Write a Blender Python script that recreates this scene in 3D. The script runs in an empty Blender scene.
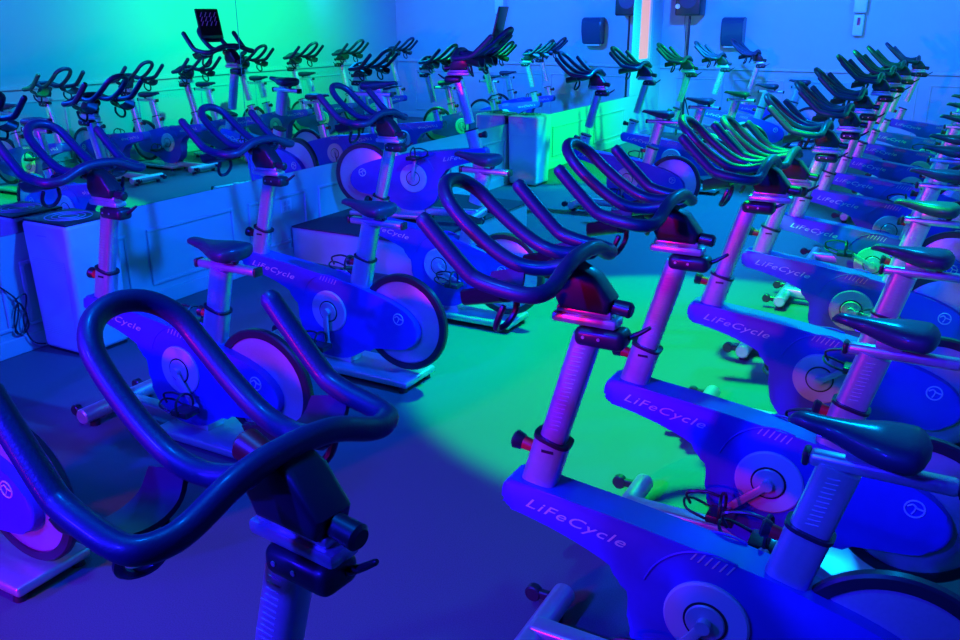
import bpy, bmesh, math, random
from mathutils import Vector, Matrix
random.seed(7)
PI = math.pi
S = bpy.context.scene
COL = S.collection

# ------------------------------------------------------------------ materials
def mat(name, color, rough=.5, metal=0., coat=0., noise=None, bump=None, spec=.5):
    m = bpy.data.materials.new(name); m.use_nodes = True
    nt = m.node_tree; b = nt.nodes['Principled BSDF']
    b.inputs['Base Color'].default_value = (*color, 1)
    b.inputs['Roughness'].default_value = rough
    b.inputs['Metallic'].default_value = metal
    b.inputs['Specular IOR Level'].default_value = spec
    b.inputs['Coat Weight'].default_value = coat
    b.inputs['Coat Roughness'].default_value = .15
    if noise or bump:
        tc = nt.nodes.new('ShaderNodeTexCoord')
        n = nt.nodes.new('ShaderNodeTexNoise')
        nt.links.new(tc.outputs['Object'], n.inputs['Vector'])
        n.inputs['Scale'].default_value = (noise or bump)[0]
        n.inputs['Detail'].default_value = 6
        if noise:
            mr = nt.nodes.new('ShaderNodeMapRange')
            nt.links.new(n.outputs['Fac'], mr.inputs['Value'])
            mr.inputs['To Min'].default_value = 1 - noise[1]; mr.inputs['To Max'].default_value = 1 + noise[1]
            mx = nt.nodes.new('ShaderNodeVectorMath'); mx.operation = 'SCALE'
            mx.inputs[0].default_value = color
            nt.links.new(mr.outputs['Result'], mx.inputs['Scale'])
            nt.links.new(mx.outputs['Vector'], b.inputs['Base Color'])
            r2 = nt.nodes.new('ShaderNodeMapRange')
            nt.links.new(n.outputs['Fac'], r2.inputs['Value'])
            r2.inputs['To Min'].default_value = rough * .85; r2.inputs['To Max'].default_value = min(1, rough * 1.15)
            nt.links.new(r2.outputs['Result'], b.inputs['Roughness'])
        if bump:
            n2 = nt.nodes.new('ShaderNodeTexNoise'); nt.links.new(tc.outputs['Object'], n2.inputs['Vector'])
            n2.inputs['Scale'].default_value = bump[0]; n2.inputs['Detail'].default_value = 3
            bp = nt.nodes.new('ShaderNodeBump'); bp.inputs['Strength'].default_value = bump[1]; bp.inputs['Distance'].default_value = .002
            nt.links.new(n2.outputs['Fac'], bp.inputs['Height']); nt.links.new(bp.outputs['Normal'], b.inputs['Normal'])
    return m

M = dict(
    frame=mat('blue_lit_frame_plastic', (.06, .06, .52), .45, .1, noise=(30, .06)),  # charcoal frame; blue of the stage light is put into the base colour
    silver=mat('brushed_silver', (.66, .64, .68), .33, .7, noise=(60, .08)),
    steel=mat('flywheel_steel', (.50, .50, .54), .30, .5, noise=(90, .1)),
    black=mat('black_rubber_foam', (.028, .025, .075), .46, 0, .15, bump=(220, .25)),  # black foam with a little of the blue light tinted into it
    plastic=mat('black_plastic', (.02, .02, .026), .42, 0, .2),
    vinyl=mat('black_vinyl', (.028, .028, .06), .55, 0, .2, bump=(160, .2)),
    red=mat('red_plastic', (.6, .02, .02), .4),
    disc=mat('pale_grey_plastic', (.55, .52, .6), .5),
    discin=mat('grey_metal_disc', (.55, .5, .55), .35, .3),
    text=mat('silver_print', (.7, .7, .72), .4),
    wall=mat('wall_paint', (.50, .52, .52), .7, noise=(3, .02), bump=(120, .08)),
    wains=mat('painted_wainscot', (.55, .57, .57), .5, noise=(5, .02)),
    ceil=mat('ceiling_paint', (.15, .15, .15), .9, noise=(3, .03)),
    white=mat('white_appliance_plastic', (.72, .72, .74), .4),
    screen=mat('glossy_dark_screen', (.01, .01, .012), .1, 0, .5),
    smoke=mat('smoked_blue_plastic', (.03, .07, .14), .25, 0, .3),
    podium=mat('podium_laminate', (.55, .55, .57), .5, noise=(8, .03)),
    carpet=mat('podium_carpet', (.06, .06, .065), .9, noise=(200, .3)),
    paper=mat('printed_paper_marks', (.7, .72, .7), .6),
)

def floor_mat():
    m = bpy.data.materials.new('rubber_floor'); m.use_nodes = True
    nt = m.node_tree; b = nt.nodes['Principled BSDF']
    tc = nt.nodes.new('ShaderNodeTexCoord')
    n = nt.nodes.new('ShaderNodeTexNoise'); n.inputs['Scale'].default_value = 260; n.inputs['Detail'].default_value = 2
    n3 = nt.nodes.new('ShaderNodeTexNoise'); n3.inputs['Scale'].default_value = 1.3; n3.inputs['Detail'].default_value = 5
    nt.links.new(tc.outputs['Object'], n.inputs['Vector']); nt.links.new(tc.outputs['Object'], n3.inputs['Vector'])
    cr = nt.nodes.new('ShaderNodeValToRGB')
    cr.color_ramp.elements[0].position = .3; cr.color_ramp.elements[0].color = (.12, .12, .125, 1)
    cr.color_ramp.elements[1].position = .8; cr.color_ramp.elements[1].color = (.19, .19, .195, 1)
    nt.links.new(n.outputs['Fac'], cr.inputs['Fac']); nt.links.new(cr.outputs['Color'], b.inputs['Base Color'])
    mr = nt.nodes.new('ShaderNodeMapRange'); mr.inputs['To Min'].default_value = .55; mr.inputs['To Max'].default_value = .72; b.inputs['Specular IOR Level'].default_value = .3
    nt.links.new(n3.outputs['Fac'], mr.inputs['Value']); nt.links.new(mr.outputs['Result'], b.inputs['Roughness'])
    return m
M['floor'] = floor_mat()

def mirror_mat():
    m = bpy.data.materials.new('mirror_glass'); m.use_nodes = True
    b = m.node_tree.nodes['Principled BSDF']
    b.inputs['Base Color'].default_value = (.80, .86, .84, 1); b.inputs['Metallic'].default_value = 1
    b.inputs['Roughness'].default_value = 0.0
    return m
M['mirror'] = mirror_mat()

def purifier_mat():
    # perforated white side: dot pattern made of small holes darkening (real pattern of the panel)
    m = bpy.data.materials.new('perforated_white_panel'); m.use_nodes = True
    nt = m.node_tree; b = nt.nodes['Principled BSDF']; b.inputs['Roughness'].default_value = .45
    tc = nt.nodes.new('ShaderNodeTexCoord'); v = nt.nodes.new('ShaderNodeTexVoronoi'); v.inputs['Scale'].default_value = 90
    v.inputs['Randomness'].default_value = 0
    nt.links.new(tc.outputs['Object'], v.inputs['Vector'])
    cr = nt.nodes.new('ShaderNodeValToRGB')
    cr.color_ramp.elements[0].position = .25; cr.color_ramp.elements[0].color = (.42, .42, .44, 1)
    cr.color_ramp.elements[1].position = .32; cr.color_ramp.elements[1].color = (.72, .72, .74, 1)
    nt.links.new(v.outputs['Distance'], cr.inputs['Fac']); nt.links.new(cr.outputs['Color'], b.inputs['Base Color'])
    return m
M['perf'] = purifier_mat()

def emis(name, col, st):
    m = bpy.data.materials.new(name); m.use_nodes = True
    b = m.node_tree.nodes['Principled BSDF']
    b.inputs['Base Color'].default_value = (.1, .1, .1, 1)
    b.inputs['Emission Color'].default_value = (*col, 1); b.inputs['Emission Strength'].default_value = st
    return m
M['glow'] = emis('sunlit_window_pane', (1.0, .50, .42), .75)

# ------------------------------------------------------------------ mesh helpers
def box(bm, x0, x1, y0, y1, z0, z1, bev=0., seg=2):
    r = bmesh.ops.create_cube(bm, size=1)
    vs = r['verts']
    for v in vs:
        v.co = Vector(((x0 + x1) / 2 + v.co.x * (x1 - x0), (y0 + y1) / 2 + v.co.y * (y1 - y0), (z0 + z1) / 2 + v.co.z * (z1 - z0)))
    if bev:
        es = list({e for v in vs for e in v.link_edges})
        r = bmesh.ops.bevel(bm, geom=es, offset=bev, segments=seg, affect='EDGES', profile=.5)
        vs = list({v for f in r['faces'] for v in f.verts} | {v for v in vs if v.is_valid})
    return vs

def xform(bm, vs, mtx):
    for v in vs: v.co = mtx @ v.co

def cyl(bm, p0, p1, r0, r1=None, n=20, sx=1., bev=0.):
    """closed round bar from p0 to p1; sx squashes it sideways"""
    p0 = Vector(p0); p1 = Vector(p1); d = p1 - p0; L = d.length
    r1 = r0 if r1 is None else r1
    q = d.to_track_quat('Z', 'Y').to_matrix()
    rings = [(0, r0 - bev, 0), (bev, r0, 0), (L - bev, r1, 0), (L, r1 - bev, 0)] if bev else [(0, r0, 0), (L, r1, 0)]
    vs = []
    for (h, r, _) in rings:
        vs.append([bm.verts.new(p0 + q @ Vector((r * math.cos(2 * PI * i / n), r * sx * math.sin(2 * PI * i / n), h))) for i in range(n)])
    for a, b_ in zip(vs, vs[1:]):
        for i in range(n): bm.faces.new((a[i], a[(i + 1) % n], b_[(i + 1) % n], b_[i]))
    bm.faces.new(list(reversed(vs[0]))); bm.faces.new(vs[-1])
    return [v for r in vs for v in r]

def catmull(pts, k=6, closed=False):
    P = [Vector(p) for p in pts]; out = []; n = len(P)
    rng = range(n) if closed else range(n - 1)
    for i in rng:
        if closed: a, b_, c, d = P[(i - 1) % n], P[i], P[(i + 1) % n], P[(i + 2) % n]
        else: a, b_, c, d = P[max(i - 1, 0)], P[i], P[i + 1], P[min(i + 2, n - 1)]
        for j in range(k):
            t = j / k
            out.append(.5 * ((2 * b_) + (-a + c) * t + (2 * a - 5 * b_ + 4 * c - d) * t * t + (-a + 3 * b_ - 3 * c + d) * t ** 3))
    if not closed: out.append(P[-1])
    return out

def tube(bm, pts, r, n=12, k=6, closed=False, smooth=True):
    P = catmull(pts, k, closed) if smooth else [Vector(p) for p in pts]
    up = Vector((0, 0, 1)); rings = []; N = len(P); prev = None
    for i, p in enumerate(P):
        a = P[(i - 1) % N] if (closed or i > 0) else p
        c = P[(i + 1) % N] if (closed or i < N - 1) else p
        t = (c - a).normalized()
        if prev is None:
            s = t.cross(up)
            if s.length < .1: s = t.cross(Vector((0, 1, 0)))
            s.normalize()
        else:
            s = prev - t * prev.dot(t); s.normalize()
        prev = s; u = t.cross(s)
        rad = r(i / (N - 1)) if callable(r) else r
        rings.append([bm.verts.new(p + s * rad * math.cos(2 * PI * j / n) + u * rad * math.sin(2 * PI * j / n)) for j in range(n)])
    m = N if closed else N - 1
    for i in range(m):
        a, b_ = rings[i], rings[(i + 1) % N]
        for j in range(n): bm.faces.new((a[j], a[(j + 1) % n], b_[(j + 1) % n], b_[j]))
    if not closed:
        for ring, sgn in ((rings[0], -1), (rings[-1], 1)):
            # rounded end
            c = sum((v.co for v in ring), Vector()) / n
            t = (P[1] - P[0]).normalized() * -1 if sgn < 0 else (P[-1] - P[-2]).normalized()
            rad = (ring[0].co - c).length
            r2 = [bm.verts.new(c + (v.co - c) * .72 + t * rad * .55) for v in ring]
            for j in range(n):
                f = (ring[j], ring[(j + 1) % n], r2[(j + 1) % n], r2[j])
                bm.faces.new(f if sgn > 0 else tuple(reversed(f)))
            bm.faces.new(r2 if sgn > 0 else list(reversed(r2)))

def lathe_y(bm, prof, cx, cz, n=48):
    """prof: list of (radius, y) closed ring profile revolved round the y axis through (cx, cz)"""
    rings = []
    for (r, y) in prof:
        if r < 1e-5: rings.append([bm.verts.new((cx, y, cz))])
        else: rings.append([bm.verts.new((cx + r * math.cos(2 * PI * i / n), y, cz + r * math.sin(2 * PI * i / n))) for i in range(n)])
    for a, b_ in zip(rings, rings[1:]):
        for i in range(n):
            if len(a) == 1: bm.faces.new((a[0], b_[(i + 1) % n], b_[i]))
            elif len(b_) == 1: bm.faces.new((a[i], a[(i + 1) % n], b_[0]))
            else: bm.faces.new((a[i], a[(i + 1) % n], b_[(i + 1) % n], b_[i]))

def prism_y(bm, prof, y0, y1, bev=0., seg=3):
    a = [bm.verts.new((x, y0, z)) for x, z in prof]
    b_ = [bm.verts.new((x, y1, z)) for x, z in prof]
    f0 = bm.faces.new(a); f1 = bm.faces.new(list(reversed(b_)))
    n = len(prof)
    for i in range(n): bm.faces.new((a[i], b_[i], b_[(i + 1) % n], a[(i + 1) % n]))
    if bev:
        bmesh.ops.bevel(bm, geom=list(f0.edges) + list(f1.edges), offset=bev, segments=seg, affect='EDGES', profile=.5)

def link(name, bm, m, parent=None, loc=(0, 0, 0), smooth=True, flat_angle=35):
    bmesh.ops.recalc_face_normals(bm, faces=bm.faces[:])
    me = bpy.data.meshes.new(name); bm.to_mesh(me); bm.free()
    if smooth:
        for p in me.polygons: p.use_smooth = True
        try: me.set_sharp_from_angle(angle=math.radians(flat_angle))
        except Exception: pass
    me.materials.append(m)
    o = bpy.data.objects.new(name, me); COL.objects.link(o); o.location = loc
    if parent: o.parent = parent
    return o
def B(): return bmesh.new()
def empty(name, loc, rz=0):
    e = bpy.data.objects.new(name, None); COL.objects.link(e); e.location = loc; e.rotation_euler = (0, 0, rz)
    e.empty_display_size = .1
    return e
def tag(o, label, cat, group=None, kind=None):
    if label: o['label'] = label
    if cat: o['category'] = cat
    if group: o['group'] = group
    if kind: o['kind'] = kind
    return o
def struct(name, bm, m, smooth=False):
    o = link(name, bm, m, smooth=smooth); o['kind'] = 'structure'; return o

# ------------------------------------------------------------------ camera
cam = bpy.data.cameras.new('camera'); co = bpy.data.objects.new('camera', cam); COL.objects.link(co)
FP = 867.1; cam.sensor_width = 36; cam.lens = FP * 36 / 960; cam.clip_start = .02
p_, y_, r_ = .3359, .504, -.0013
fw = Vector((-math.sin(y_) * math.cos(p_), math.cos(y_) * math.cos(p_), -math.sin(p_)))
rt = Vector((math.cos(y_), math.sin(y_), 0)); up = rt.cross(fw)
rt, up = rt * math.cos(r_) + up * math.sin(r_), -rt * math.sin(r_) + up * math.cos(r_)
mw = Matrix((rt, up, -fw)).transposed().to_4x4(); mw.translation = Vector((0, 0, 1.75))
co.matrix_world = mw
S.camera = co

# ------------------------------------------------------------------ room
WX, YF, YB, RX, CH = -4.375, 13.84, -3.0, .61, 3.1
ZM, ZR = .656, 1.034
b = B(); box(b, WX - .2, RX + .15, YB - .15, YF + .15, -.1, 0); struct('floor', b, M['floor'])
b = B(); box(b, WX - .2, RX + .15, YB - .15, YF + .15, CH, CH + .1); struct('ceiling', b, M['ceil'])
WO0, WO1, WOZ = 12.75, 13.26, 1.13     # opening for the narrow window
b = B()
box(b, WX - .15, WX - .006, YB, WO0, 0, CH); box(b, WX - .15, WX - .006, WO1, YF, 0, CH)
box(b, WX - .15, WX - .006, WO0, WO1, 0, WOZ); box(b, WX - .15, WX - .006, WO0, WO1, 2.7, CH)
struct('wall_left', b, M['wall'])
b = B(); box(b, WX - .15, RX + .15, YF, YF + .15, 0, CH); struct('wall_far', b, M['wall'])
b = B(); box(b, RX, RX + .15, YB, YF, 0, CH); struct('wall_right', b, M['wall'])
b = B(); box(b, WX - .15, RX + .15, YB - .15, YB, 0, CH); struct('wall_near', b, M['wall'])

def molding_x(b, x, d, y0, y1, z0, z1, w=.022):
    """picture-frame moulding on a wall whose surface is x, standing out by d"""
    xa, xb = sorted((x, x + d))
    box(b, xa, xb, y0, y1, z0, z0 + w, .004, 1); box(b, xa, xb, y0, y1, z1 - w, z1, .004, 1)
    box(b, xa, xb, y0, y0 + w, z0 + w, z1 - w, .004, 1); box(b, xa, xb, y1 - w, y1, z0 + w, z1 - w, .004, 1)
def molding_y(b, y, d, x0, x1, z0, z1, w=.022):
    ya, yb = sorted((y, y + d))
    box(b, x0, x1, ya, yb, z0, z0 + w, .004, 1); box(b, x0, x1, ya, yb, z1 - w, z1, .004, 1)
    box(b, x0, x0 + w, ya, yb, z0 + w, z1 - w, .004, 1); box(b, x1 - w, x1, ya, yb, z0 + w, z1 - w, .004, 1)
# wainscot left: low white wall panelling under the mirrors
b = B()
box(b, WX - .006, WX, YB, WO0 - .3, 0, ZM)
box(b, WX - .006, WX, WO0 - .3, YF, 0, ZR)
for y0, y1 in ((-2.6, -1.9), (-1.7, -.9), (-.7, .1), (.3, 1.05), (1.2, 1.85), (2.0, 2.66), (2.76, 3.47), (3.62, 4.37), (4.52, 5.15), (5.3, 6.25), (6.4, 7.35), (7.5, 8.5), (8.65, 9.6), (9.75, 10.95), (11.1, 12.25)):
    molding_x(b, WX, .014, y0, y1, .14, .505)
struct('trim_1', b, M['wains'])
b = B(); box(b, WX, WX + .016, YB, YF, 0, .095, .004, 1); struct('baseboard_left', b, M['wains'])
b = B(); box(b, WX, RX, YF - .016, YF, 0, .095, .004, 1); struct('baseboard_far', b, M['wains'])
b = B(); box(b, RX - .016, RX, YB, YF, 0, .095, .004, 1); struct('baseboard_right', b, M['wains'])
b = B()
box(b, WX, RX, YF - .03, YF, ZR - .045, ZR, .006, 2)
x = WX + .25
while x < RX - .8:
    molding_y(b, YF, -.014, x, x + .75, .14, .86); x += .9
struct('trim_2', b, M['wains'])
b = B()
box(b, RX - .03, RX, YB, YF, ZR - .045, ZR, .006, 2)
y = YB + .3
while y < YF - 1:
    molding_x(b, RX, -.014, y, y + .9, .14, .86); y += 1.08
struct('trim_3', b, M['wains'])
# white casing between the mirror's end and the narrow window
b = B()
box(b, WX - .006, WX + .008, 12.46, WO0 + .01, ZM, CH, .004, 1)
box(b, WX - .006, WX + .008, WO1 - .01, WO1 + .1, WOZ - .06, CH, .004, 1)
box(b, WX - .006, WX + .012, WO0, WO1, WOZ - .06, WOZ, .004, 1)
struct('trim_4', b, M['wains'])
wn = empty('window_1', (0, 0, 0)); wn['kind'] = 'structure'
b = B(); box(b, WX - .035, WX - .025, WO0, WO1, WOZ, 2.7); link('window_pane', b, M['glow'], wn, smooth=False)
b = B(); box(b, WX - .03, WX - .008, WO0, WO0 + .02, WOZ, 2.7, .002, 1); box(b, WX - .03, WX - .008, WO1 - .02, WO1, WOZ, 2.7, .002, 1)
box(b, WX - .03, WX - .008, WO0 + .02, WO1 - .02, WOZ, WOZ + .03, .002, 1)
link('window_frame', b, M['wains'], wn, smooth=False)

# mirrors
for y0, y1, lb in ((YB + .02, 4.578, 'large frameless wall mirror left of the thin vertical seam above the low panelling'),
                   (4.584, 12.44, 'large frameless wall mirror right of the seam, ending at the white window casing')):
    b = B(); box(b, WX - .0055, WX, y0, y1, ZM + .002, 2.95)
    tag(link('wall_mirror', b, M['mirror'], smooth=False), lb, 'mirror')

# wall outlets and wall things
b = B(); box(b, WX, WX + .008, 4.86, 4.98, .37, .47, .003, 1)
o = tag(link('wall_outlet', b, M['white'], smooth=False), 'small wall outlet plate in the white panelling behind the crank side of the second bike', 'outlet')
b = B()
for yy in (4.89, 4.93):
    box(b, WX + .008, WX + .0095, yy, yy + .025, .385, .415); box(b, WX + .008, WX + .0095, yy, yy + .025, .425, .455)
link('socket', b, M['disc'], o, smooth=False)

# instructor's podium
pd = empty('podium', (0, 0, 0)); tag(pd, 'low pale raised platform against the mirror wall under the instructor bike', 'podium')
PX0, PX1, PY0, PY1, PZ = WX + .03, -3.18, 4.94, 6.6, .265
b = B(); box(b, PX0, PX1, PY0, PY1, 0, PZ - .012)
box(b, PX0 + .42, PX0 + .426, PY0 - .001, PY0, 0, PZ - .02); box(b, PX0 + .84, PX0 + .846, PY0 - .001, PY0, 0, PZ - .02)
link('platform_body', b, M['podium'], pd, smooth=False)
b = B(); box(b, PX0, PX1 + .01, PY0 - .01, PY1 + .01, PZ - .012, PZ, .003, 1); link('platform_top', b, M['carpet'], pd, smooth=False)

# ------------------------------------------------------------------ the bike
AX = Vector((0, 0, .33))
SD = Vector((-.485, 0, .571)); SV = Vector((.275, 0, 1)).normalized()       # stem base and direction
PD = Vector((.174, 0, .505)); PV = Vector((.25, 0, 1)).normalized()         # seat post base and direction
FX, FZ = .424, .324
def stem_at(z): return SD + SV * ((z - SD.z) / SV.z)
def post_at(z): return PD + PV * ((z - PD.z) / PV.z)
def oval_bar(bm, p0, p1, a, c, n=24):
    """bar along p0-p1 with rounded-rectangular section, a along x and c across"""
    p0 = Vector(p0); p1 = Vector(p1); d = (p1 - p0).normalized(); side = Vector((0, 1, 0)); u = side.cross(d).normalized()
    def sec(k):
        t = 2 * PI * k / n; cc, ss = math.cos(t), math.sin(t)
        e = .62
        return u * (a * math.copysign(abs(cc) ** e, cc)) + side * (c * math.copysign(abs(ss) ** e, ss))
    r0 = [bm.verts.new(p0 + sec(k)) for k in range(n)]; r1 = [bm.verts.new(p1 + sec(k)) for k in range(n)]
    for k in range(n): bm.faces.new((r0[k], r0[(k + 1) % n], r1[(k + 1) % n], r1[k]))
    bm.faces.new(list(reversed(r0))); bm.faces.new(r1)

def text_mesh(body, size, m, name, parent, origin, xdir, zdir, sx=1.25, shear=.35):
    cu = bpy.data.curves.new('t', 'FONT'); cu.body = body; cu.size = size; cu.shear = shear; cu.extrude = .0006
    cu.space_character = 1.12
    ob = bpy.data.objects.new('t', cu); COL.objects.link(ob)
    dg = bpy.context.evaluated_depsgraph_get()
    me = bpy.data.meshes.new_from_object(ob.evaluated_get(dg))
    bpy.data.objects.remove(ob); bpy.data.curves.remove(cu)
    xd = Vector(xdir).normalized(); zd = Vector(zdir).normalized(); nd = xd.cross(zd)
    for v in me.vertices:
        c = v.co.copy(); v.co = Vector(origin) + xd * c.x * sx + zd * c.y + nd * c.z
    me.name = name; me.materials.clear(); me.materials.append(m)
    o = bpy.data.objects.new(name, me); COL.objects.link(o); o.parent = parent
    return o

def make_bike():
    root = empty('spin_bike', (0, 0, 0))
    # frame shroud
    prof = [(-.576, .530), (-.572, .556), (-.560, .574), (-.530, .576), (-.40, .562), (-.24, .546), (-.05, .522), (.12, .497), (.26, .465), (.38, .432),
            (.47, .39), (.525, .33), (.532, .27), (.50, .222), (.44, .196), (.34, .182), (.24, .165), (.17, .125), (.10, .09),
            (0, .08), (-.10, .098), (-.168, .16), (-.202, .24), (-.205, .32), (-.225, .375), (-.285, .415), (-.40, .455), (-.51, .480), (-.560, .488), (-.574, .506)]
    sm = catmull([(x, z, 0) for x, z in prof], 3, True)
    pr = [(v.x, v.y) for v in sm]
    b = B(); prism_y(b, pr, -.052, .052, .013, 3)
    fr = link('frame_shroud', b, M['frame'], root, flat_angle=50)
    # raised curved line round the crank cover, both sides
    for s in (-1, 1):
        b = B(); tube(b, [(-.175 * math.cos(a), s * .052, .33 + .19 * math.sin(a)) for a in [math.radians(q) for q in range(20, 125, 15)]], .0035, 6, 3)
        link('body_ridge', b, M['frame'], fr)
        b = B()
        for k in range(6): 
            x0 = -.04 + k * .018; z0 = .512 - k * .0028
            vs = box(b, x0, x0 + .004, s * .05 - .0035, s * .05 + .0035, z0 - .022, z0 + .004)
            for v in vs: v.co.x += (v.co.z - z0) * .6
        link('vent_slots', b, M['disc'], fr, smooth=False)
        b = B()
        tube(b, [(FX + .028 * math.cos(a), s * .053, FZ + .03 + .028 * math.sin(a)) for a in [2 * PI * q / 20 for q in range(20)]], .0028, 6, 1, True)
        tube(b, [(FX - .020, s * .053, FZ + .036), (FX - .006, s * .053, FZ + .044), (FX + .006, s * .053, FZ + .034), (FX + .024, s * .053, FZ + .030)], .0028, 6, 4)
        tube(b, [(FX - .006, s * .053, FZ + .012), (FX + .001, s * .053, FZ + .026), (FX + .002, s * .053, FZ + .040)], .0024, 6, 4)
        link('round_emblem', b, M['text'], fr)
    tz = Vector((.16, 0, 1)).normalized(); tx = Vector((1, 0, -.155)).normalized()
    text_mesh('LiFeCycle', .041, M['text'], 'lettering', fr, (-.508, -.0525, .510), tx, tz, sx=1.58)
    text_mesh('LiFeCycle', .041, M['text'], 'lettering', fr, (-.235, .0525, .468), -tx, tz, sx=1.58)
    # nose cover ring where the stem enters
    # base
    b = B(); box(b, -.12, .515, -.135, .135, .028, .066, .012, 3)
    box(b, -.08, .12, -.05, .05, .06, .12, .01, 2)
    pl = link('base_plank', b, M['silver'], root, flat_angle=40)
    for s in (-1, 1):
        for fx in (.475, -.08):
            b = B(); cyl(b, (fx, s * .105, 0), (fx, s * .105, .03), .024, .018); link('levelling_foot', b, M['plastic'], pl)
    b = B(); box(b, -.50, -.08, -.032, .032, .045, .105, .012, 3); link('base_beam', b, M['silver'], root, flat_angle=40)
    b = B(); cyl(b, (-.49, -.215, .062), (-.49, .215, .062), .036, n=24, bev=.006)
    ft = link('front_foot', b, M['silver'], root)
    for s in (-1, 1):
        b = B(); box(b, -.57, -.50, s * .17 - .012, s * .17 + .012, .05, .078, .004, 1)
        cyl(b, (-.575, s * .17 - .016, .062), (-.575, s * .17 + .016, .062), .026, n=20, bev=.004)
        link('transport_wheel', b, M['plastic'], ft)
    for s in (-1, 1):
        b = B(); cyl(b, (-.49, s * .15, 0), (-.49, s * .15, .03), .022); link('levelling_foot', b, M['plastic'], ft)
    # flywheel
    R = .247
    b = B(); lathe_y(b, [(0, -.012), (.205, -.012), (.213, -.009), (.213, .009), (.205, .012), (0, .012)], FX, FZ, 64)
    fl = link('flywheel', b, M['steel'], root, flat_angle=30)
    b = B(); lathe_y(b, [(.212, -.017), (.240, -.017), (.247, -.010), (.247, .010), (.240, .017), (.212, .017), (.212, -.017)], FX, FZ, 64)
    link('flywheel_rim', b, M['plastic'], fl, flat_angle=40)
    # crank cover discs (both sides)
    for s in (-1, 1):
        b = B(); lathe_y(b, [(0, s * .052), (.108, s * .052), (.108, s * .058), (.103, s * .062), (.056, s * .062), (.054, s * .058), (0, s * .058)], 0, .33, 48)
        cc = link('crank_cover', b, M['disc'], root)
        b = B(); lathe_y(b, [(.050, s * .058), (.050, s * .066), (.047, s * .069), (.018, s * .071), (0, s * .071)], 0, .33, 36)
        link('inner_disc', b, M['discin'], cc)
        b = B(); lathe_y(b, [(.056, s * .0585), (.050, s * .0585), (.050, s * .064), (.056, s * .064), (.056, s * .0585)], 0, .33, 36)
        link('dark_ring', b, M['plastic'], cc)
    # cranks
    for s in (-1, 1):
        b = B(); cyl(b, (0, s * .070, 0), (0, s * .092, 0), .019, n=18)
        oval = []
        vs = box(b, -.013, .013, s * .085 - .007, s * .085 + .007, -.175, .01, .004, 2)
        cyl(b, (0, s * .076, -.168), (0, s * .094, -.168), .016, n=16)
        ca = link('crank_arm', b, M['discin'], root, (0, 0, .33)); ca['side'] = s
        b = B()
        box(b, -.045, .045, s * .098 if s > 0 else -.178, s * .178 if s > 0 else -.098, -.014, .014, .006, 2)
        cyl(b, (0, s * .09, 0), (0, s * .18, 0), .009, n=10)
        # toe cage
        yc = s * .138
        tube(b, [(-.045, yc - .04, .0), (-.105, yc - .038, .018), (-.125, yc, .03), (-.105, yc + .038, .018), (-.045, yc + .04, 0)], .0045, 6, 4)
        tube(b, [(-.105, yc, .02), (-.118, yc, .055), (-.06, yc, .075), (-.01, yc, .07)], .005, 6, 4)
        tube(b, [(0, yc - .045, 0), (0, yc - .042, .055), (-.005, yc, .078), (0, yc + .042, .055), (0, yc + .045, 0)], .0055, 6, 4)
        pe = link('pedal', b, M['plastic'], ca, (0, 0, -.168))
    # stem sleeve
    b = B(); oval_bar(b, stem_at(.555), stem_at(.70), .048, .036)
    sl = link('stem_sleeve', b, M['silver'], root)
    b = B(); oval_bar(b, stem_at(.697), stem_at(.707), .052, .040); link('collar_ring', b, M['plastic'], sl)
    q = stem_at(.66)
    b = B(); cyl(b, q + Vector((-.035, 0, 0)), q + Vector((-.075, 0, .008)), .016, .019, n=16)
    link('red_knob_collar', b, M['red'], sl)
    b = B(); cyl(b, q + Vector((-.072, 0, .008)), q + Vector((-.105, 0, .014)), .022, .026, n=16, bev=.006)
    link('knob', b, M['plastic'], sl)
    b = B(); q = stem_at(.675)
    vs = box(b, q.x - .012, q.x + .022, -.0372, -.0355, .672, .680)
    link('sleeve_label', b, M['plastic'], sl, smooth=False)
    # stem post
    b = B(); oval_bar(b, stem_at(.70), stem_at(1.005), .036, .029)
    sp = link('stem_post', b, M['silver'], root)
    b = B()
    for k in range(20):
        z = .74 + k * .0125; q = stem_at(z)
        box(b, q.x - (.016 if k % 5 else .024), q.x + .012, -.0298, -.0286, z, z + .002)
    link('height_scale', b, M['disc'], sp, smooth=False)
    # clamp block
    b = B(); box(b, -.392, -.262, -.037, .037, .985, 1.035, .018, 4)
    cl = link('clamp_block', b, M['plastic'], root)
    for x in (-.365, -.325):
        b = B(); cyl(b, (x, -.0385, 1.012), (x, -.036, 1.012), .0045, n=10); link('bolt', b, M['silver'], cl)
    b = B(); tube(b, [(-.275, .008, 1.008), (-.245, .012, 1.024), (-.215, .016, 1.045)], lambda t: .008 - .003 * t, 10, 4)
    link('clamp_lever', b, M['plastic'], cl)
    # fore-aft slider
    b = B(); box(b, -.455, -.285, -.030, .030, 1.037, 1.062, .008, 2); box(b, -.445, -.30, -.024, .024, 1.060, 1.082, .008, 2)
    link('fore_aft_slider', b, M['silver'], root, flat_angle=40)
    # handlebar mount (wedge), rear knob, red button
    b = B()
    prism_y(b, [(-.43, 1.075), (-.31, 1.075), (-.30, 1.11), (-.345, 1.165), (-.40, 1.19), (-.44, 1.17), (-.45, 1.11)], -.036, .036, .012, 3)
    mt = link('handlebar_mount', b, M['plastic'], root)
    b = B(); cyl(b, (-.335, 0, 1.095), (-.255, .0, 1.086), .017, .020, n=18, bev=.006); link('mount_knob', b, M['plastic'], mt)
    b = B(); cyl(b, (-.425, 0, 1.15), (-.485, 0, 1.165), .022, .026, n=20, bev=.008); link('red_emergency_knob', b, M['red'], mt)
    # handlebar: cross bar with two bull horns, closed centre loop
    r = .0195
    b = B()
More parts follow.
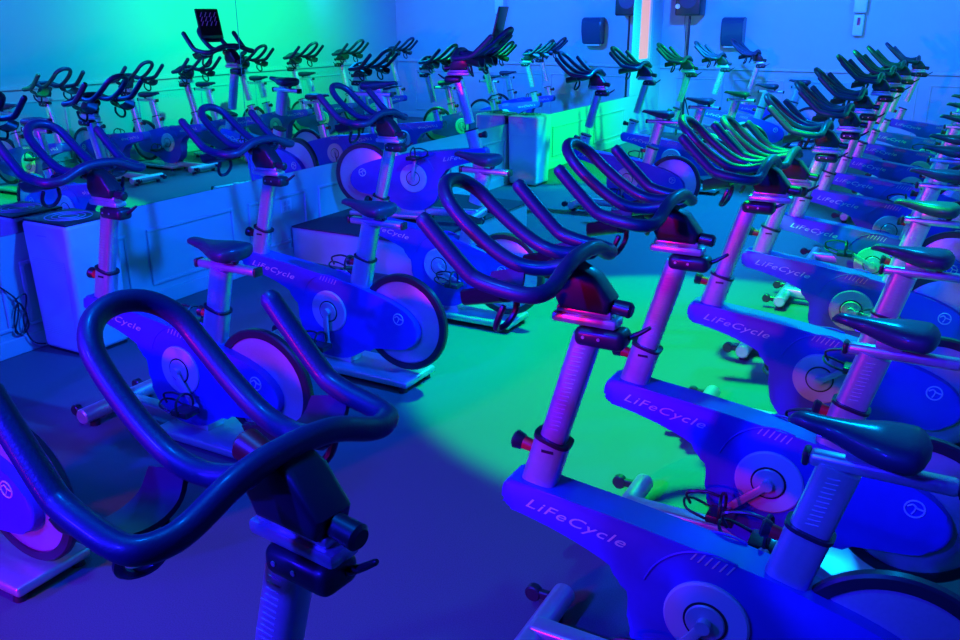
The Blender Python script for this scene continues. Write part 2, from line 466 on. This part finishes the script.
    half = [(-.685, .245, 1.312), (-.63, .245, 1.258), (-.57, .245, 1.203), (-.545, .244, 1.187), (-.50, .243, 1.176), (-.44, .241, 1.168), (-.408, .230, 1.166), (-.392, .200, 1.168), (-.388, .165, 1.176), (-.386, .10, 1.203), (-.386, .05, 1.213)]
    path = [(x, -y, z) for x, y, z in half] + [(-.386, 0, 1.215)] + list(reversed(half))
    tube(b, path, r, 14, 5)
    hb = link('handlebar', b, M['black'], root, flat_angle=60)
    b = B()
    lh = [(-.39, .068, 1.200), (-.46, .078, 1.183), (-.53, .084, 1.190), (-.60, .086, 1.226), (-.67, .085, 1.278), (-.715, .078, 1.320), (-.745, .048, 1.348)]
    tube(b, [(x, -y, z) for x, y, z in lh] + [(-.755, 0, 1.358)] + list(reversed(lh)), r * .95, 14, 5)
    link('centre_loop', b, M['black'], hb, flat_angle=60)
    # bottle holders: sloping plates with rings
    for s in (-1, 1):
        b = B()
        yz = catmull([(0, s * .240, 1.165), (0, s * .222, 1.132), (0, s * .185, 1.118), (0, s * .140, 1.118), (0, s * .105, 1.135), (0, s * .086, 1.172)], 4)
        g = []
        for k, v in enumerate(yz):
            t = (yz[min(k + 1, len(yz) - 1)] - yz[max(k - 1, 0)]).normalized(); nn = Vector((0, -t.z, t.y)) * .0045
            w = .044 + .010 * math.sin(PI * k / (len(yz) - 1)); dz = .012
            g.append([b.verts.new((-.545 + sx * w, v.y + sn * nn.y, v.z + sn * nn.z + sx * dz)) for sx, sn in ((-1, -1), (1, -1), (1, 1), (-1, 1))])
        for p0, p1 in zip(g, g[1:]):
            for k in range(4): b.faces.new((p0[k], p0[(k + 1) % 4], p1[(k + 1) % 4], p1[k]))
        b.faces.new(g[0]); b.faces.new(list(reversed(g[-1])))
        bh = link('bottle_holder', b, M['plastic'], hb, flat_angle=40)
        b = B()
        tube(b, [(-.50, s * .13, 1.118), (-.505, s * .125, 1.085), (-.52, s * .145, 1.052), (-.53, s * .175, 1.050), (-.515, s * .20, 1.078), (-.50, s * .20, 1.115)], .008, 8, 4)
        link('bottle_hook', b, M['plastic'], hb)
    # seat sleeve + post
    b = B(); oval_bar(b, post_at(.43), post_at(.625), .054, .038)
    ss = link('seat_sleeve', b, M['silver'], root)
    b = B(); oval_bar(b, post_at(.621), post_at(.631), .058, .042); link('collar_ring', b, M['plastic'], ss)
    q = post_at(.59)
    b = B(); cyl(b, q + Vector((-.045, 0, 0)), q + Vector((-.078, 0, .006)), .016, .018, n=16); link('red_knob_collar', b, M['red'], ss)
    b = B(); cyl(b, q + Vector((-.074, 0, .006)), q + Vector((-.100, 0, .01)), .021, .024, n=16, bev=.006); link('knob', b, M['plastic'], ss)
    b = B(); oval_bar(b, post_at(.62), post_at(.80), .048, .031)
    sp = link('seat_post', b, M['silver'], root)
    b = B()
    for k in range(11):
        z = .655 + k * .0125; q = post_at(z)
        box(b, q.x - .016, q.x + .012, -.0318, -.0306, z, z + .002)
    link('height_scale', b, M['disc'], sp, smooth=False)
    # seat slider bar
    b = B(); box(b, .150, .455, -.022, .022, .795, .828, .012, 3)
    sb = link('saddle_slider', b, M['silver'], root)
    b = B(); box(b, .136, .153, -.024, .024, .793, .830, .008, 2); link('end_cap', b, M['plastic'], sb)
    b = B(); box(b, .452, .466, -.024, .024, .793, .830, .006, 2); link('end_cap', b, M['plastic'], sb)
    b = B(); cyl(b, (.345, 0, .825), (.345, 0, .850), .012, .018, n=16, bev=.005)
    link('slider_knob', b, M['plastic'], sb)
    b = B(); box(b, .225, .30, -.018, .018, .826, .862, .006, 2); link('saddle_clamp', b, M['silver'], sb)
    # saddle
    b = B(); nx = 26; nr = 20; rings = []
    for i in range(nx + 1):
        t = i / nx; x = .095 + .295 * t
        w = .018 + .012 * min(1, t * 6) + .062 * (0.5 - .5 * math.cos(PI * min(1, max(0, (t - .22) / .58))))
        end = math.sqrt(max(0, 1 - (max(0, (t - .86) / .14)) ** 2)); st = math.sqrt(max(0, 1 - (max(0, (.10 - t) / .10)) ** 2))
        w *= max(.12, end * st)
        top = .915 - .004 * math.sin(PI * min(1, t * 1.5)) - .006 * t
        if t > .88: top -= .018 * ((t - .88) / .12) ** 2
        if t < .1: top -= .02 * ((.1 - t) / .1) ** 2
        th = (.028 + .042 * (0.5 - .5 * math.cos(PI * min(1, t / .75)))) * max(.35, end * st)
        ring = []
        for k in range(nr):
            a = 2 * PI * k / nr; c, s_ = math.cos(a), math.sin(a)
            yy = w * math.copysign(abs(c) ** .75, c)
            zz = top - th * .45 + (th * .45 if s_ > 0 else th * .55) * math.copysign(abs(s_) ** .7, s_)
            ring.append(b.verts.new((x, yy, zz)))
        rings.append(ring)
    for a_, b2 in zip(rings, rings[1:]):
        for k in range(nr): b.faces.new((a_[k], a_[(k + 1) % nr], b2[(k + 1) % nr], b2[k]))
    b.faces.new(list(reversed(rings[0]))); b.faces.new(rings[-1])
    sd = link('saddle', b, M['vinyl'], root, flat_angle=70)
    b = B(); tube(b, [(.165, -.012, .872), (.265, -.02, .860), (.345, -.035, .875)], .004, 8, 4); tube(b, [(.165, .012, .872), (.265, .02, .860), (.345, .035, .875)], .004, 8, 4)
    link('saddle_rails', b, M['silver'], sd)
    return root

FRONT = ('stem_post', 'clamp_block', 'fore_aft_slider', 'handlebar_mount', 'handlebar')
REAR = ('seat_post', 'saddle_slider', 'saddle')
def base_name(o): return o.name.split('.')[0]
def copy_tree(src, parent=None):
    c = src.copy(); COL.objects.link(c); c.parent = parent
    for ch in src.children: copy_tree(ch, c)
    return c
proto = make_bike()
BIKES = []
def place_bike(x, y, rz, ang, fz, sz, sback, label, group, z=0, first=False, bars=(0, 0)):
    r = proto if first else copy_tree(proto)
    r.location = (x, y, z); r.rotation_euler = (0, 0, rz)
    tag(r, label, 'exercise bike', group)
    for c in r.children:
        n = base_name(c)
        if n in FRONT:
            c.location = SV * fz
            if n in ('handlebar', 'handlebar_mount', 'fore_aft_slider'): c.location.x += bars[0]
            if n == 'handlebar': c.location.z += bars[1]
        elif n in REAR:
            c.location = PV * sz
            if n != 'seat_post': c.location.x += sback
        elif n == 'crank_arm':
            a = ang if c['side'] < 0 else ang + PI
            c.rotation_euler = (0, a, 0)
            for p in c.children: p.rotation_euler = (0, -a, 0)
    BIKES.append(r)
    return r
# crank angle: 0 = near-side arm straight down, positive turns the arm towards the flywheel/front
G1 = 'spin bikes in the row along the mirror wall'; G2 = 'spin bikes in the row along the right wall'
clones = []
R2 = [
 (-.403, .778, .3, 0, 0, .02, 'nearest spin bike, its huge black handlebar filling the lower left corner'),
 (-.374, 1.896, .6, 0, 0, .03, 'spin bike with the largest lettering, its nose at the bottom centre'),
 (-.378, 2.671, .8, .0, 0, .02, 'spin bike directly behind the one with the largest lettering in the right row'),
 (-.368, 3.645, -2.2, .0, 0, .02, 'third spin bike showing its nose lettering in the right row, counted from the camera'),
 (-.368, 4.66, -1.4, -.11, .0, .02, 'fourth spin bike showing its nose lettering in the right row, counted from the camera'),
 (-.366, 5.65, 2.0, -.07, .01, .02, 'fifth spin bike showing its nose lettering in the right row, counted from the camera'),
 (-.36, 6.65, .4, -.05, .02, .02, 'sixth spin bike showing its nose in the right row, counted from the camera'),
 (-.352, 7.5, -1., .0, .0, .02, 'spin bike of the right row, fifth from its far end'),
 (-.34, 8.45, 1.3, .07, .06, .02, 'spin bike of the right row, fourth from its far end'),
 (-.33, 9.45, .1, .08, .08, .02, 'spin bike of the right row, third from its far end'),
 (-.32, 10.5, -2., .09, .08, .02, 'spin bike of the right row, last but one before the far wall'),
 (-.26, 11.9, .9, .09, .08, .02, 'farthest spin bike of the right row, nearest the blue far wall'),
]
R1 = [
 (-2.88, 1.43, .5, 0, -.06, -.06, 'spin bike cut by the left edge, only flywheel and base plank in view'),
 (-2.773, 2.435, -.6, -.045, 0, -.02, 'spin bike beside the white air purifier with the dark grille top'),
 (-2.71, 3.369, 0., -.05, 0, -.02, 'spin bike left of centre showing its whole flywheel, in front of the low platform'),
 (-2.66, 4.37, -1.1, 0, .11, -.04, 'spin bike with raised saddle just right of the low platform'),
 (-2.68, 7.75, .3, .08, .05, -.02, 'spin bike of the mirror-wall row, first beyond the tall white air purifier'),
 (-2.68, 9.1, -.9, .09, .06, -.02, 'spin bike of the mirror-wall row, second beyond the tall white air purifier'),
 (-2.66, 10.6, .6, .09, .02, 0, 'spin bike below the black loudspeaker in the far left corner'),
 (-2.60, 12.0, 1.3, .08, .02, 0, 'spin bike left of the paper towel dispenser, last but one before the far wall'),
 (-2.36, 13.0, -.2, .09, .02, 0, 'spin bike right before the far wall, under the paper towel dispenser'),
]
first = True
todo = []
for (x, y, a, fz, sz, sb, lb) in R2: todo.append((x, y, 0, a, fz, sz, sb, lb, G2, 0))
for (x, y, a, fz, sz, sb, lb) in R1: todo.append((x, y, 0, a, fz, sz, sb, lb, G1, 0))
# copies are made before the source is posed
BARS = {3.645: (.085, -.01), 4.66: (.04, 0), 5.65: (.04, 0), 6.65: (.03, 0)}
for i, t in enumerate(todo[1:]): place_bike(*t, bars=BARS.get(t[1], (0, 0)))
IB = place_bike(-3.63, 5.57, PI + .2, -.2, .05, .13, 0, 'instructor spin bike on the low platform, facing the class, with a tablet on its bars', None, PZ)
todo[0] = todo[0][:2] + (-.113,) + todo[0][3:]
place_bike(*todo[0], first=True, bars=(.031, -.03))

# tablet on the instructor's bike (its own thing: clipped to the loop)
tb = empty('tablet', (0, 0, 0)); tag(tb, 'dark tablet on a stand clipped to the bars of the instructor bike', 'tablet')
tb.location = (-2.99, 5.70, 1.675); tb.rotation_euler = (0, math.radians(14), .2)
b = B(); box(b, -.008, .008, -.11, .11, -.10, .15, .006, 2); link('tablet_case', b, M['plastic'], tb)
b = B(); box(b, -.0092, -.008, -.10, .10, -.07, .14); link('screen', b, M['screen'], tb, smooth=False)
b = B()
for yy in (-.065, -.022, .022, .065):
    for k in range(3):
        tube(b, [(-.0098, yy - .012, .01 + k * .036), (-.0098, yy, .03 + k * .036), (-.0098, yy + .01, .045 + k * .036)], .0035, 6, 2)
link('screen_icons', b, M['paper'], tb)
b = B(); box(b, -.012, .012, -.07, .07, -.125, -.095, .005, 1)
link('tablet_clip', b, M['plastic'], tb)

# ------------------------------------------------------------------ air purifiers
def purifier(x0, y0, w, d, h, label, dark=True):
    r = empty('air_purifier', (x0, y0, 0)); tag(r, label, 'air purifier')
    b = B()
    vs = box(b, 0, w, 0, d, 0.012, h, .03, 5)
    for v in vs:
        k = v.co.z / h
        v.co.x = w / 2 + (v.co.x - w / 2) * (.90 + .10 * k); v.co.y = d / 2 + (v.co.y - d / 2) * (.92 + .08 * k)
    link('purifier_body', b, M['white'], r, flat_angle=40)
    b = B()
    vs = box(b, .05, w - .05, -.0015, .0005, .10, h - .20)
    for v in vs: k = v.co.z / h; v.co.x = w / 2 + (v.co.x - w / 2) * (.90 + .10 * k); v.co.y += d / 2 * (1 - (.92 + .08 * k)) - .0005
    link('perforated_panel', b, M['perf'], r, smooth=False)
    b = B(); q = .012 if dark else .05; box(b, q, w - q, q, d - q, h - .008, h + .006, .004, 2)
    g = link('top_grille', b, M['plastic'] if dark else M['disc'], r, flat_angle=40)
    b = B()
    for k in range(3):
        rr = .05 + k * .035
        tube(b, [(w / 2 + rr * math.cos(a), d / 2 + rr * math.sin(a), h + .007) for a in [2 * PI * q / 24 for q in range(24)]], .003, 6, 1, True)
    link('grille_ring', b, M['disc'] if dark else M['plastic'], g)
    b = B(); vs = box(b, w * .35, w * .55, -.0012, 0, h - .075, h - .068); link('maker_plate', b, M['disc'], r, smooth=False)
    b = B(); box(b, .03, w - .03, .03, d - .03, 0, .014); link('purifier_foot', b, M['plastic'], r, smooth=False)
    return r
purifier(-4.345, 2.79, .37, .33, .735, 'white air purifier with dark grille top beside the low panelling at the left')
purifier(-4.372 + .012, 8.52, .37, .36, .75, 'tall white air purifier standing against the mirror wall beyond the instructor bike', False)
# power cord
b = B()
tube(b, [(-4.36, 2.55, .45), (-4.352, 2.60, .42), (-4.35, 2.66, .36), (-4.35, 2.70, .30), (-4.35, 2.69, .22), (-4.35, 2.66, .14), (-4.35, 2.70, .12), (-4.348, 2.74, .20), (-4.35, 2.71, .29),
         (-4.352, 2.68, .25), (-4.35, 2.66, .17), (-4.35, 2.69, .11), (-4.345, 2.74, .16), (-4.35, 2.72, .27), (-4.346, 2.69, .31), (-4.345, 2.75, .33), (-4.345, 2.74, .26), (-4.34, 2.71, .19), (-4.335, 2.72, .10), (-4.33, 2.75, .05), (-4.32, 2.80, .03)], .0045, 6, 5)
tag(link('power_cord', b, M['plastic']), 'black power cord bundled against the panelling left of the white purifier', 'cord')

# ------------------------------------------------------------------ far wall things
# loudspeaker on stand
sp = empty('loudspeaker', (-3.90, YF - .22, 0)); tag(sp, 'black loudspeaker high on a thin pole in the far left corner', 'speaker')
b = B(); box(b, -.19, .19, -.16, .16, 1.77, 2.42, .025, 3); link('speaker_cabinet', b, M['plastic'], sp)
b = B(); cyl(b, (-.15, -.162, 1.90), (-.15, -.17, 1.90), .035, n=20); link('badge', b, M['white'], sp)
b = B(); cyl(b, (0, -.161, 2.0), (0, -.168, 2.0), .13, n=32); link('woofer', b, M['black'], sp)
st = empty('speaker_stand', (-3.90, YF - .22, 0)); tag(st, 'thin black tripod stand under the loudspeaker in the far left corner', 'stand')
b = B(); cyl(b, (0, 0, .25), (0, 0, 1.765), .017, n=14); link('pole', b, M['plastic'], st)
for k in range(3):
    a = 2 * PI * k / 3 + .3
    b = B(); lr = .17
    cyl(b, (.02 * math.cos(a), .02 * math.sin(a), .55), (lr * math.cos(a), lr * math.sin(a), .012), .010, n=10); link('leg', b, M['plastic'], st)
b = B(); tube(b, [(-4.0, YF - .03, 1.9), (-4.03, YF - .03, 1.7), (-3.98, YF - .04, 1.35), (-3.94, YF - .06, 1.0), (-4.0, YF - .05, .4), (-4.05, YF - .06, .03)], .004, 6, 5)
tag(link('speaker_cable', b, M['plastic']), 'thin dark cable hanging beside the pole of the corner loudspeaker', 'cable')
# paper towel dispenser
td = empty('towel_dispenser', (-3.26, YF, 0)); tag(td, 'dark rounded paper towel dispenser on the far wall', 'dispenser')
b = B()
pr = [(0, 1.34), (-.16, 1.34), (-.20, 1.42), (-.225, 1.55), (-.235, 1.68), (-.20, 1.735), (-.12, 1.75), (0, 1.75)]
a0 = [b.verts.new((-.16, y, z)) for y, z in pr]; a1 = [b.verts.new((.16, y, z)) for y, z in pr]
b.faces.new(a0); b.faces.new(list(reversed(a1)))
for i in range(len(pr)): b.faces.new((a0[i], a1[i], a1[(i + 1) % len(pr)], a0[(i + 1) % len(pr)]))
bmesh.ops.bevel(b, geom=b.edges[:], offset=.012, segments=2, affect='EDGES')
link('dispenser_cover', b, M['smoke'], td)
b = B(); box(b, -.12, .12, -.14, -.05, 1.315, 1.34); link('towel_slot', b, M['white'], td, smooth=False)
# sanitizer dispenser
sn = empty('sanitizer_dispenser', (-1.55, YF, 0)); tag(sn, 'white soap or sanitizer dispenser mounted high on the far wall', 'dispenser')
b = B(); box(b, -.085, .085, -.12, 0, 1.80, 2.12, .02, 3); link('dispenser_tank', b, M['white'], sn)
b = B(); box(b, -.125 + .06, .07, -.10, 0, 1.50, 1.78, .012, 2); lo = link('dispenser_body', b, M['white'], sn)
b = B(); box(b, -.015, .025, -.103, -.099, 1.64, 1.74, .002, 1); link('sensor_slot', b, M['plastic'], lo)

# ------------------------------------------------------------------ lights (coloured stage cans under the ceiling, plus an added low magenta spot)
def can(name, loc, target, col, power, angle=80, blend=.5, radius=.06, fixture=True):
    l = bpy.data.lights.new(name, 'SPOT'); l.color = col; l.energy = power; l.spot_size = math.radians(angle); l.spot_blend = blend
    l.shadow_soft_size = radius
    o = bpy.data.objects.new(name, l); COL.objects.link(o); o.location = loc
    d = Vector(target) - Vector(loc); o.rotation_euler = d.to_track_quat('-Z', 'Y').to_euler()
    return o
GREEN = (0, 1, .33); BLUE = (.05, .0, 1); AZURE = (.0, .28, 1); MAG = (1, .03, .75); VIOLET = (.16, 0, 1)
LIGHTS = [
 ('stage_light_key', (-1.9, -1.6, 2.9), (-1.7, 5.2, .4), 60, .35, .1),
 ('stage_light_near_left', (-3.7, -2.0, 2.2), (-1.8, 6, .5), 100, .4, .1),
 ('stage_light_high_left', (-3.9, -.6, 2.9), (-1.2, 4.5, .4), 80, .6, .2),
 ('low_magenta_fill', (-3.0, -2.6, 1.15), (-1.6, 5.0, 1.0), 46, .6, .12),  # added low spot, shaped to turn the posts pink and spare the floor
 ('stage_light_pool', (-1.3, 4.75, 3.05), (-1.05, 4.45, 0), 59, .16, .04),
 ('stage_light_right_row', (-.5, 6.8, 3.0), (-.8, 3.8, 0), 60, .6, .05),
 ('stage_light_aisle', (-1.9, 9.0, 3.0), (-2.6, 7.6, 0), 70, .5, .05),
 ('stage_light_panelling', (-1.2, 9.9, 3.0), (-4.3, 10.8, .5), 75, .6, .08),
 ('stage_light_right_wall', (-2.6, 9.6, 2.9), (.6, 9.8, 2.0), 100, .8, .08),
 ('stage_light_right_wall_near', (-2.6, 6.0, 2.9), (.6, 6.0, 1.9), 110, .9, .08),
 ('stage_light_far_wall', (-2.6, 10.6, 2.9), (-2.6, 13.84, 1.7), 125, .7, .1),
 ('stage_light_far_wall_right', (.1, 10.9, 2.9), (.0, 13.84, 1.7), 110, .7, .1),
 ('stage_light_left_wall', (-.4, 3.4, 3.0), (-4.3, 3.9, .4), 70, .7, .1),
 ('stage_light_overhead', (-1.4, .8, 3.0), (-1.6, 2.0, 0), 110, .8, .1),
]
POW = {
 'stage_light_key': (14, 12, 1500), 'stage_light_near_left': (14, 4, 950), 'stage_light_high_left': (10, 0, 260), 'low_magenta_fill': (380, 0, 80), 'stage_light_pool': (0, 1400, 130),
 'stage_light_right_row': (0, 90, 260), 'stage_light_aisle': (0, 420, 1500), 'stage_light_panelling': (0, 1700, 350), 'stage_light_right_wall': (0, 1150, 420),
 'stage_light_right_wall_near': (0, 230, 560), 'stage_light_far_wall': (6, 150, 1300), 'stage_light_far_wall_right': (4, 40, 170),
 'stage_light_left_wall': (0, 130, 1250), 'stage_light_overhead': (0, 25, 150)}
for (n, l, t, ang, bl, rad) in LIGHTS:
    c = POW.get(n, (600, 600, 600)); m_ = max(c)
    can(n, l, t, tuple(v / m_ for v in c), m_, ang, bl, rad)

w = bpy.data.worlds.new('world'); S.world = w; w.use_nodes = True
w.node_tree.nodes['Background'].inputs[0].default_value = (.01, .03, .12, 1)
w.node_tree.nodes['Background'].inputs[1].default_value = .3

S.view_settings.view_transform = 'Standard'; S.view_settings.look = 'None'
S.view_settings.exposure = 0; S.view_settings.gamma = 1; S.view_settings.use_curve_mapping = False
S.cycles.max_bounces = 7; S.cycles.glossy_bounces = 5; S.cycles.diffuse_bounces = 4
S.cycles.caustics_reflective = False; S.cycles.caustics_refractive = False
S.cycles.sample_clamp_indirect = 4
S.cycles.use_denoising = True
